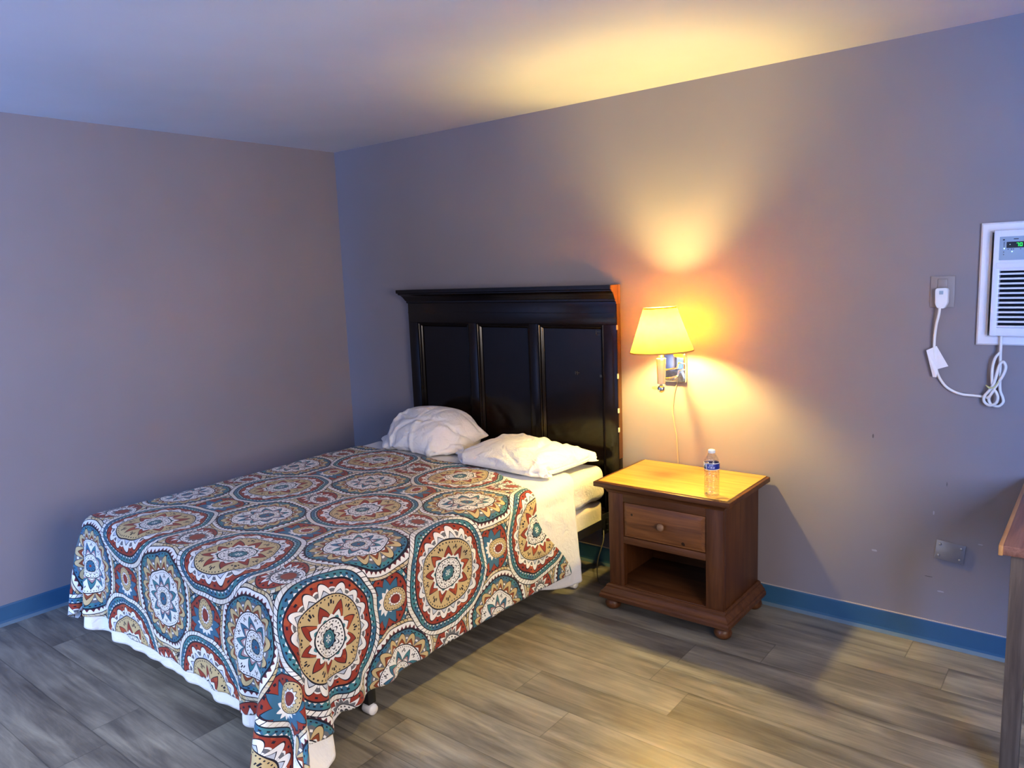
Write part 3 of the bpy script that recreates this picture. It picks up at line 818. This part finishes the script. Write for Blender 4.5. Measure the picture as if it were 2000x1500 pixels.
def turn(rx, rz, ry=0.): return np.array(Matrix.Rotation(rz, 3, 'Z') @ Matrix.Rotation(ry, 3, 'Y') @ Matrix.Rotation(rx, 3, 'X'))
pillow(puff(.74, .54, turn(.95, 0, -.06), np.array([1.05, -.28, .90]), .048, 1), 'plump white pillow leaning on the left half of the headboard')
pillow(puff(.72, .50, turn(.10, -.06), np.array([1.76, -.33, .74]), .027, 4), 'flatter white pillow lying in front of the headboard beside the nightstand')

# ------------------------------------------------------------------ nightstand
ns = thing('nightstand', 'brown pine nightstand with one drawer, open shelf and bun feet beside the bed', 'nightstand', (2.6, -.25, 0))
def N(name, *a, mat=M_pine, bev=.002, par=None):
    x0, x1, y0, y1, z0, z1 = a; ox, oy = 2.6, -.25
    return sbox(name, x0-ox, x1-ox, y0-oy, y1-oy, z0, z1, mat, par or ns, bev)
BX0, BX1, BY0, BY1 = 2.343, 2.905, -.438, -.035
bm = bmesh.new(); ox, oy = 2.6, -.25
def nb(x0, x1, y0, y1, z0, z1, bev=.0015, mat=0): box(bm, x0-ox, x1-ox, y0-oy, y1-oy, z0, z1, bev, mat=mat)

for a, b in ((BX0, 2.420), (2.826, BX1)):
    bm = bmesh.new(); nb(a, b, BY0, BY0+.03, .118, .60); finish('front_stile', bm, M_pine_z, ns, angle=40)
for a, b in ((BX0, BX0+.018), (BX1-.018, BX1)):
    bm = bmesh.new(); nb(a, b, BY0+.028, BY1, .118, .60); finish('side_panel', bm, M_pine_z, ns, angle=40)
bm = bmesh.new(); nb(BX0+.018, BX1-.018, BY1-.008, BY1, .118, .60); nb(2.361, 2.887, BY0+.03, BY1-.008, .345, .36)
nb(2.420, 2.826, BY0, BY0+.024, .535, .60); nb(2.420, 2.826, BY0, BY0+.024, .335, .368)
finish('carcass', bm, M_pine, ns, angle=40)
N('shelf', 2.361, 2.887, BY0+.002, BY1-.008, .112, .126)
# base moulding and cornice swept round three sides
def sweep3(prof, z, name, mat, x0=BX0, x1=BX1, y0=BY0, y1=BY1):
    bm = bmesh.new()
    prism(bm, prof, [(Vector((x0-ox, y1-oy, z)), Vector((-1, 0, 0)), Z), (Vector((x0-ox, y0-oy, z)), Vector((-1, -1, 0)), Z),
                     (Vector((x1-ox, y0-oy, z)), Vector((1, -1, 0)), Z), (Vector((x1-ox, y1-oy, z)), Vector((1, 0, 0)), Z)])
    return finish(name, bm, mat, ns, angle=35)
sweep3([(-.01, 0), (.040, 0), (.040, .016), (.034, .022), (.034, .030), (.026, .036), (.020, .046), (.014, .050), (.014, .058), (.006, .064), (-.01, .064)], .060, 'base_moulding', M_pine)
bm = bmesh.new(); nb(BX0, BX1, BY0, BY1, .062, .112); finish('base', bm, M_pine, ns, angle=40)
sweep3([(-.006, 0), (.004, 0), (.008, .010), (.018, .020), (.026, .024), (.028, .030), (-.006, .030)], .572, 'cornice_moulding', M_pine)
# top : board, dark joint line, honey inset with the lamp's yellow in its colour
TX0, TX1, TY0, TY1 = 2.290, 2.952, -.486, -.012
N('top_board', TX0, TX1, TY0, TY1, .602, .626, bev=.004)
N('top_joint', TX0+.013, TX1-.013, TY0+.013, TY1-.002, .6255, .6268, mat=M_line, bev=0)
tp = N('top_inset', TX0+.018, TX1-.018, TY0+.018, TY1-.003, .6258, .6285, mat=M_pine_top, bev=.0008); tp['label'] = 'honey pine top surface with lamp yellow in its colour'
bm = bmesh.new(); 
for k in range(1): tube(bm, [(2.822-ox+.010*math.cos(a), -.405-oy+.008*math.sin(a), .6292) for a in [math.radians(q) for q in range(120, 300, 20)]], .0012, 6, 2)
finish('ring_mark', bm, M_line, ns)
# drawer
dr = bmesh.new(); DY = BY0+.004
DX0, DX1, DZ0, DZ1 = 2.4235, 2.8225, .3715, .5315
box(dr, DX0-ox, DX1-ox, DY-oy, DY+.02-oy, DZ0, DZ1, .001)
# raised panel with sloped margins
def frus(bm, x0, x1, z0, z1, y0, y1, ins):
    a = [bm.verts.new((x-ox, y0-oy, z)) for x, z in ((x0, z0), (x1, z0), (x1, z1), (x0, z1))]
    b = [bm.verts.new((x-ox, y1-oy, z)) for x, z in ((x0+ins, z0+ins), (x1-ins, z0+ins), (x1-ins, z1-ins), (x0+ins, z1-ins))]
    bm.faces.new(b)
    for k in range(4): bm.faces.new((a[k], a[(k+1) % 4], b[(k+1) % 4], b[k]))
m_dr = wood('knotty_pine_drawer', (.085, .030, .010), (.16, .060, .019), (.24, .100, .032), .40, 'x', 1.,
            [(2.468-ox, DY-oy-.004, .482, .0075), (2.722-ox, DY-oy-.003, .392, .010), (2.60-ox, DY-oy-.004, .395, .005)])
frus(dr, DX0+.006, DX1-.006, DZ0+.006, DZ1-.006, DY-.0005, DY-.009, .016)
dro = finish('drawer', dr, m_dr, ns, angle=30)
bm = bmesh.new(); lathe(bm, [(.001, 0), (.008, 0), (.0075, .008), (.010, .012), (.016, .016), (.0175, .021), (.015, .026), (.008, .029), (.001, .030)], 24)
finish('knob', bm, M_knob, dro, loc=(2.622-ox, DY-.007-oy, .455), rot=(PI/2, 0, 0))
for x, y in ((2.352, -.428), (2.900, -.428), (2.900, -.075), (2.352, -.075)):
    bm = bmesh.new(); lathe(bm, [(.012, 0), (.026, .003), (.036, .014), (.039, .026), (.035, .040), (.026, .050), (.022, .054), (.024, .062), (.001, .062)], 28)
    finish('bun_foot', bm, M_pine, ns, loc=(x-ox, y-oy, 0))

# ------------------------------------------------------------------ water bottle
BZ = .6286
bt = thing('water_bottle', 'clear plastic water bottle with blue label and white cap on the nightstand', 'bottle', (2.848, -.425, BZ))
prof = [(.012, .004), (.020, .001), (.028, .001), (.0315, .006), (.0320, .012)]
z = .016
while z < .112:
    prof += [(.0320, z), (.0306, z+.0035), (.0320, z+.007)]; z += .0098
prof += [(.0325, .116), (.0325, .146), (.0315, .149), (.0300, .155), (.0255, .166), (.0190, .177), (.0140, .183), (.0125, .186), (.0125, .190)]
bm = bmesh.new(); lathe(bm, prof, 36, cap=False); finish('bottle_body', bm, M_pet, bt)
bm = bmesh.new(); lathe(bm, [(.001, .0035)]+[(max(r-.0012, .001), z_) for r, z_ in prof if .004 < z_ < .150]+[(.0005, .1495)], 36); finish('water', bm, M_water, bt)
bm = bmesh.new(); lathe(bm, [(.0328, .121), (.0330, .122), (.0330, .1435), (.0328, .1445)], 40, cap=False); finish('label_band', bm, M_label, bt)
bm = bmesh.new(); lathe(bm, [(.0327, .1445), (.0332, .146), (.0327, .1475)], 40, cap=False); lathe(bm, [(.0327, .118), (.0331, .1195), (.0327, .121)], 40, cap=False)
finish('label_border', bm, plain('white_label_edge', (.8, .8, .8), .4), bt)
bm = bmesh.new(); lathe(bm, [(.0135, .186), (.0145, .187), (.0145, .198), (.0132, .200), (.001, .200)], 32)
for k in range(24):
    a = 2*PI*k/24; box(bm, .0142, .0150, -.0006, .0006, .1875, .1975, 0, M=Matrix.Rotation(a, 4, 'Z'))
finish('cap', bm, M_white, bt)

# ------------------------------------------------------------------ wall lamp
LX, LY = 2.518, -.235
PXc, PZc = 2.480, 1.110
lp = thing('wall_lamp', 'lit chrome swing arm wall lamp with yellow glowing shade above the nightstand', 'lamp', (PXc, 0, PZc))
def lo(x, y, z): return Vector((x-PXc, y, z-PZc))
bm = bmesh.new(); box(bm, -.056, .056, -.022, -.001, -.070, .070, .003)
finish('wall_plate', bm, M_chrome, lp, angle=40)
bm = bmesh.new(); tube(bm, [(.0, -.02, -.052), (.0, -.033, -.052)], .006, 12, 0); tube(bm, [(-.012, -.02, -.048), (-.012, -.030, -.048)], .004, 10, 0)
finish('switch', bm, M_chrome, lp)
for dz in (.018, -.022):
    bm = bmesh.new(); z = PZc+dz
    tube(bm, [lo(2.500, -.018, z+.008), lo(2.535, -.10, z+.004), lo(2.555, -.15, z+.002), lo(2.545, -.20, z), lo(LX+.006, LY+.004, z)], .0038, 10, 6)
    finish('arm', bm, M_chrome, lp)
bm = bmesh.new(); lathe(bm, [(.008, -.048), (.0175, -.046), (.0185, -.040), (.0225, .060), (.0235, .064), (.0235, .072), (.012, .078), (.010, .10)], 10, lo(LX, LY, PZc), flat=True)
finish('column', bm, plain('pale_polished_column', (.74, .66, .46), .18, .35), lp)
bm = bmesh.new(); lathe(bm, [(.001, -.088), (.010, -.086), (.0165, -.078), (.0185, -.070), (.0165, -.061), (.010, -.055), (.006, -.052), (.008, -.047)], 24, lo(LX, LY, PZc))
finish('finial', bm, M_chrome, lp)
BLZ = 1.318
bm = bmesh.new(); lathe(bm, [(.012, 0), (.017, .003), (.017, .050), (.013, .060)], 20, lo(LX, LY, 1.205)); finish('socket', bm, M_white, lp)
bm = bmesh.new(); lathe(bm, [(.011, -.052), (.013, -.040), (.022, -.022), (.028, 0), (.026, .014), (.017, .026), (.001, .031)], 24, lo(LX, LY, BLZ)); bulb = finish('bulb', bm, M_bulb, lp)
RB, RT, ZB, ZT = .145, .074, 1.212, 1.418
TILT = Matrix.Translation(lo(LX, LY, BLZ)) @ Matrix.Rotation(math.radians(-2.0), 4, 'Y') @ Matrix.Translation(-lo(LX, LY, BLZ))
bm = bmesh.new(); nz = 10
lathe(bm, [(RB+(RT-RB)*k/nz, ZB+(ZT-ZB)*k/nz) for k in range(nz+1)], 64, lo(LX, LY, 0)-Vector((0, 0, 0)), cap=False)
for v in bm.verts: v.co = TILT @ v.co
shd = finish('lamp_shade', bm, M_shade, lp, smooth=True)
for (r, z, h) in ((RB, ZB, .007), (RT, ZT-.006, .006)):
    dr_ = (RT-RB)/(ZT-ZB)*h
    bm = bmesh.new(); lathe(bm, [(r+.0006, z), (r+.0018, z), (r+.0018+dr_, z+h), (r+.0006+dr_, z+h), (r+.0006, z)], 64, lo(LX, LY, 0), cap=False)
    for v in bm.verts: v.co = TILT @ v.co
    finish('shade_trim', bm, M_trim, lp, smooth=True)
bm = bmesh.new()
for k in range(3):
    a = 2*PI*k/3+.3; tube(bm, [lo(LX+.014*math.cos(a), LY+.014*math.sin(a), 1.252), lo(LX+RB*.5*math.cos(a), LY+RB*.5*math.sin(a), 1.235), lo(LX+(RB-.010)*math.cos(a), LY+(RB-.010)*math.sin(a), 1.222)], .0014, 6, 4)
finish('shade_spider', bm, M_chrome, lp)
bm = bmesh.new(); tube(bm, [(2.486, -.006, 1.040), (2.470, -.006, .98), (2.460, -.006, .90), (2.466, -.006, .84), (2.480, -.006, .76), (2.485, -.007, .68), (2.487, -.008, .60), (2.47, -.010, .40), (2.45, -.012, .20)], .0026, 8, 6)
for v in bm.verts: v.co = v.co-Vector((PXc, 0, PZc))
finish('power_cord', bm, M_cable, lp)

# ------------------------------------------------------------------ air conditioner
ac = thing('air_conditioner', 'white through-wall air conditioner with green digits and louvred front', 'air conditioner', (4.075, 0, 1.485))
def aco(x0, x1, y0, y1, z0, z1): return (x0-4.075, x1-4.075, y0, y1, z0-1.485, z1-1.485)
FX0, FX1, FZ0, FZ1 = 3.737, 4.413, 1.258, 1.714
bm = bmesh.new()
prof = [(0, 0), (0, -.012), (.006, -.018), (.030, -.022), (.036, -.018), (.036, 0)]
cs = [((FX0, FZ0), (1, 1)), ((FX1, FZ0), (-1, 1)), ((FX1, FZ1), (-1, -1)), ((FX0, FZ1), (1, -1))]
prism(bm, prof, [(Vector((c[0]-4.075, 0, c[1]-1.485)), Vector((q[0], 0, q[1])), Vector((0, 1, 0))) for c, q in cs], closed=True)
finish('sleeve_trim', bm, M_white, ac, angle=35)
bm = bmesh.new(); box(bm, *aco(AX0+.004, AX1-.004, -.012, .115, AZ0+.004, AZ1-.004)); finish('chassis', bm, M_void, ac)
CX0, CX1, CZ0, CZ1 = 3.784, 4.366, 1.297, 1.683; CY = -.062
bm = bmesh.new()
GZ0, GZ1, GX0 = 1.328, 1.536, 3.806
box(bm, *aco(CX0, GX0, CY, -.012, CZ0, CZ1), .003); box(bm, *aco(CX1-.02, CX1, CY, -.012, CZ0, CZ1), .003)
box(bm, *aco(GX0-.003, CX1-.016, CY, -.012, CZ0, GZ0), .003); box(bm, *aco(GX0-.003, CX1-.016, CY, -.012, GZ1, CZ1), .003)
finish('front_cover', bm, M_acfront, ac, angle=40)
for k in range(12):
    z = GZ0+.004+k*(GZ1-GZ0-.006)/11.5
    bm = bmesh.new(); box(bm, *aco(GX0-.002, CX1-.018, CY+.001, CY+.026, z-.0035, z+.0035), .0012)
    finish('louvre', bm, M_acfront, ac, angle=40)
sb = bmesh.new(); box(sb, *aco(3.796, CX1-.012, CY-.003, CY+.001, 1.545, 1.566), .0015); finish('handle_strip', sb, M_acfront, ac, angle=40)
bm = bmesh.new(); box(bm, *aco(3.802, 4.05, CY-.0015, CY+.002, 1.575, 1.660), .001); cp = finish('control_panel', bm, M_acpanel, ac, angle=40)
bm = bmesh.new(); box(bm, *aco(3.824, 3.965, CY-.003, CY, 1.6185, 1.6405), .0008); dsp = finish('display', bm, M_black, cp, angle=40)
# seven segment 70
SEG = {'7': 'abc', '0': 'abcdef'}
bm = bmesh.new()
def seg(ch, x, z, w, h, t_=.0017):
    R = {'a': (x, x+w, z+h-t_, z+h), 'b': (x+w-t_, x+w, z+h/2, z+h), 'c': (x+w-t_, x+w, z, z+h/2), 'd': (x, x+w, z, z+t_), 'e': (x, x+t_, z, z+h/2), 'f': (x, x+t_, z+h/2, z+h), 'g': (x, x+w, z+h/2-t_/2, z+h/2+t_/2)}
    for s_ in SEG[ch]: a, b, c, d = R[s_]; box(bm, *aco(a, b, CY-.0040, CY-.0028, c, d))
seg('7', 3.8545, 1.6235, .0072, .0125); seg('0', 3.8645, 1.6235, .0078, .0125)
finish('digits', bm, M_led, dsp)
bm = bmesh.new()
for x, z, w, y in ((3.8155, 1.6150, .0036, 0), (3.840, 1.6035, .0036, 0), (3.8335, 1.630, .002, -.001)):
    bm = bmesh.new(); box(bm, *aco(x, x+w, CY-.0032+y, CY-.001+y, z, z+w), .0005); finish('indicator', bm, M_ledw, cp)
bm = bmesh.new()
for x, z, w, h in ((3.812, 1.6465, .006, .004), (3.845, 1.6485, .015, .003), (3.815, 1.638, .0028, .0024), (3.815, 1.633, .0028, .0024), (3.815, 1.628, .0028, .0024), (3.815, 1.6225, .0028, .0024), (3.815, 1.603, .0026, .003), (3.815, 1.594, .0026, .003), (3.828, 1.6125, .0028, .0028), (3.8385, 1.6125, .0028, .0028), (3.8445, 1.6125, .0028, .0028), (3.866, 1.6125, .0028, .0028)):
    bm = bmesh.new(); box(bm, *aco(x, x+w, CY-.0021, CY-.0012, z, z+h)); finish('panel_mark', bm, M_black, cp)
# power cord with its plug, tag and tie (the cord leaves the chassis)
bm = bmesh.new(); yy = -.018
tube(bm, [(3.819, -.030, 1.298), (3.820, -.030, 1.262), (3.820, -.026, 1.22), (3.822, -.022, 1.15), (3.824, -.02, 1.09), (3.834, -.02, 1.060), (3.836, -.02, 1.042), (3.822, -.02, 1.026), (3.800, -.022, 1.030), (3.790, -.024, 1.052), (3.800, -.03, 1.080), (3.815, -.034, 1.11), (3.834, -.036, 1.15), (3.840, -.036, 1.18), (3.830, -.034, 1.198), (3.818, -.034, 1.180), (3.806, -.034, 1.12), (3.790, -.03, 1.085), (3.775, -.026, 1.062), (3.776, -.024, 1.040), (3.795, -.03, 1.028), (3.815, -.034, 1.04), (3.820, -.036, 1.065), (3.808, -.036, 1.088), (3.795, -.036, 1.068), (3.786, -.03, 1.056)], .0052, 10, 6)
tube(bm, [(3.820, -.026, 1.235), (3.804, -.028, 1.21), (3.797, -.030, 1.17), (3.798, -.030, 1.12), (3.803, -.030, 1.095)], .0050, 10, 6)
tube(bm, [(3.786, -.028, 1.058), (3.765, -.014, 1.0585), (3.735, -.012, 1.060), (3.700, -.012, 1.062), (3.665, -.012, 1.074), (3.635, -.012, 1.098), (3.612, -.014, 1.14), (3.600, -.018, 1.20), (3.597, -.020, 1.27), (3.602, -.026, 1.33), (3.610, -.032, 1.37), (3.6135, -.034, 1.402)], .0052, 10, 6)
for v in bm.verts: v.co = v.co-Vector((4.075, 0, 1.485))
cord = finish('power_cord', bm, M_cordw, ac)
bm = bmesh.new()
ps = [(3.597, 1.475), (3.634, 1.477), (3.640, 1.470), (3.640, 1.418), (3.630, 1.398), (3.604, 1.398), (3.595, 1.416), (3.594, 1.470)]
A = [bm.verts.new((x-4.075, -.010, z-1.485)) for x, z in ps]; B = [bm.verts.new((x-4.075+(.0015 if x < 3.615 else -.0015), -.040, z-1.485)) for x, z in ps]
bm.faces.new(A); bm.faces.new(B)
for k in range(8): bm.faces.new((A[k], A[(k+1) % 8], B[(k+1) % 8], B[k]))
bmesh.ops.bevel(bm, geom=list(bm.edges), offset=.0025, segments=2, affect='EDGES')
plg = finish('plug', bm, M_white, ac, angle=50)
bm = bmesh.new(); box(bm, 3.610-4.075, 3.624-4.075, -.0418, -.0395, 1.452-1.485, 1.466-1.485, .001); finish('reset_button', bm, M_acpanel, plg)
bm = bmesh.new()
q = [(3.571, 1.232), (3.606, 1.250), (3.650, 1.172), (3.612, 1.158), (3.611, 1.126), (3.597, 1.126)]
qs = [bm.verts.new((x-4.075, -.026+.004*(i % 2), z-1.485)) for i, (x, z) in enumerate(q)]
bm.faces.new((qs[0], qs[1], qs[3])); bm.faces.new((qs[1], qs[2], qs[3])); bm.faces.new((qs[0], qs[3], qs[4], qs[5]))
tg = finish('warning_tag', bm, M_tag, ac); mo = tg.modifiers.new('t', 'SOLIDIFY'); mo.thickness = .0008
bm = bmesh.new(); tube(bm, [(3.782-4.075, -.034, 1.103-1.485), (3.80-4.075, -.043, 1.098-1.485), (3.812-4.075, -.038, 1.108-1.485), (3.82-4.075, -.04, 1.125-1.485)], .0022, 8, 5); tube(bm, [(3.779-4.075, -.036, 1.107-1.485), (3.793-4.075, -.042, 1.094-1.485)], .002, 8, 0)
finish('twist_tie', bm, M_tie, ac)

# ------------------------------------------------------------------ outlet and blank plates
op = thing('outlet_cover', 'taupe painted outlet cover plate behind the white plug', 'outlet', (3.615, 0, 1.461))
bm = bmesh.new(); box(bm, -.042, .042, -.006, 0, -.061, .061, .0025); finish('cover_plate', bm, M_plate, op, angle=40)
for a, b in ((-.050, -.012), (.012, .050)):
    bm = bmesh.new(); box(bm, -.017, .017, -.0085, -.005, a, b, .003); finish('receptacle', bm, M_plate, op, angle=40)
bp = thing('blank_cover_plate', 'tilted blank metal cover plate low on the grey wall near the desk', 'cover plate', (3.682, 0, .412))
bp.rotation_euler = (0, math.radians(5.5), 0)
bm = bmesh.new(); box(bm, -.053, .053, -.007, -.001, -.040, .040, .0025); finish('cover_plate', bm, plain('metal_plate_paint', (.25, .23, .235), .32, .35), bp, angle=40)
for x, z in ((-.038, .024), (.038, .024), (-.038, -.024), (.038, -.024)):
    bm = bmesh.new(); lathe(bm, [(.001, 0), (.0055, 0), (.0045, .002), (.001, .0028)], 14); finish('screw', bm, M_screw, bp, loc=(x, -.0068, z), rot=(PI/2, 0, 0))

# ------------------------------------------------------------------ desk at the right edge
dk = thing('desk', 'wooden desk with reddish top and square leg at the right edge of view', 'desk', (3.92, -.45, 0))
dx, dy = 3.92, -.45
DXA, DXB, DYA, DYB, DZ = 3.922, 5.04, -.862, -.020, .760
bm = bmesh.new(); box(bm, DXA+.010-dx, DXB-dx, DYA+.006-dy, DYB-dy, DZ-.030, DZ, .003); finish('desk_top', bm, M_desk, dk, angle=40)
bm = bmesh.new(); box(bm, DXA-dx, DXA+.012-dx, DYA-dy, DYB-dy, DZ-.031, DZ+.001, .003); o = finish('lamplit_edge_strip', bm, M_desk_edge_lit, dk, angle=40); o['label'] = 'desk edge with lamp glow painted orange'  # strip carries the lamp's orange light in its colour
bm = bmesh.new(); box(bm, DXA+.03-dx, DXB-.02-dx, DYA+.04-dy, DYA+.058-dy, DZ-.09, DZ-.03, .002); finish('apron', bm, M_desk_leg, dk, angle=40)
for x, y in ((3.952, -.835), (4.97, -.835), (3.952, -.09), (4.97, -.09)):
    bm = bmesh.new(); box(bm, x-dx, x+.048-dx, y-dy, y+.048-dy, 0, DZ-.029, .002); finish('leg', bm, M_desk_leg, dk, angle=40)

# ------------------------------------------------------------------ loose cable on the floor
bm = bmesh.new(); tube(bm, [(2.115, -.12, .245), (2.135, -.16, .20), (2.125, -.20, .11), (2.13, -.215, .03), (2.16, -.235, .004), (2.23, -.245, .004), (2.34, -.215, .004), (2.44, -.15, .004), (2.52, -.05, .004)], .003, 8, 6)
tag(finish('floor_cable', bm, M_cabd, None), 'thin dark cable on the floor between the bed frame and nightstand', 'cable')
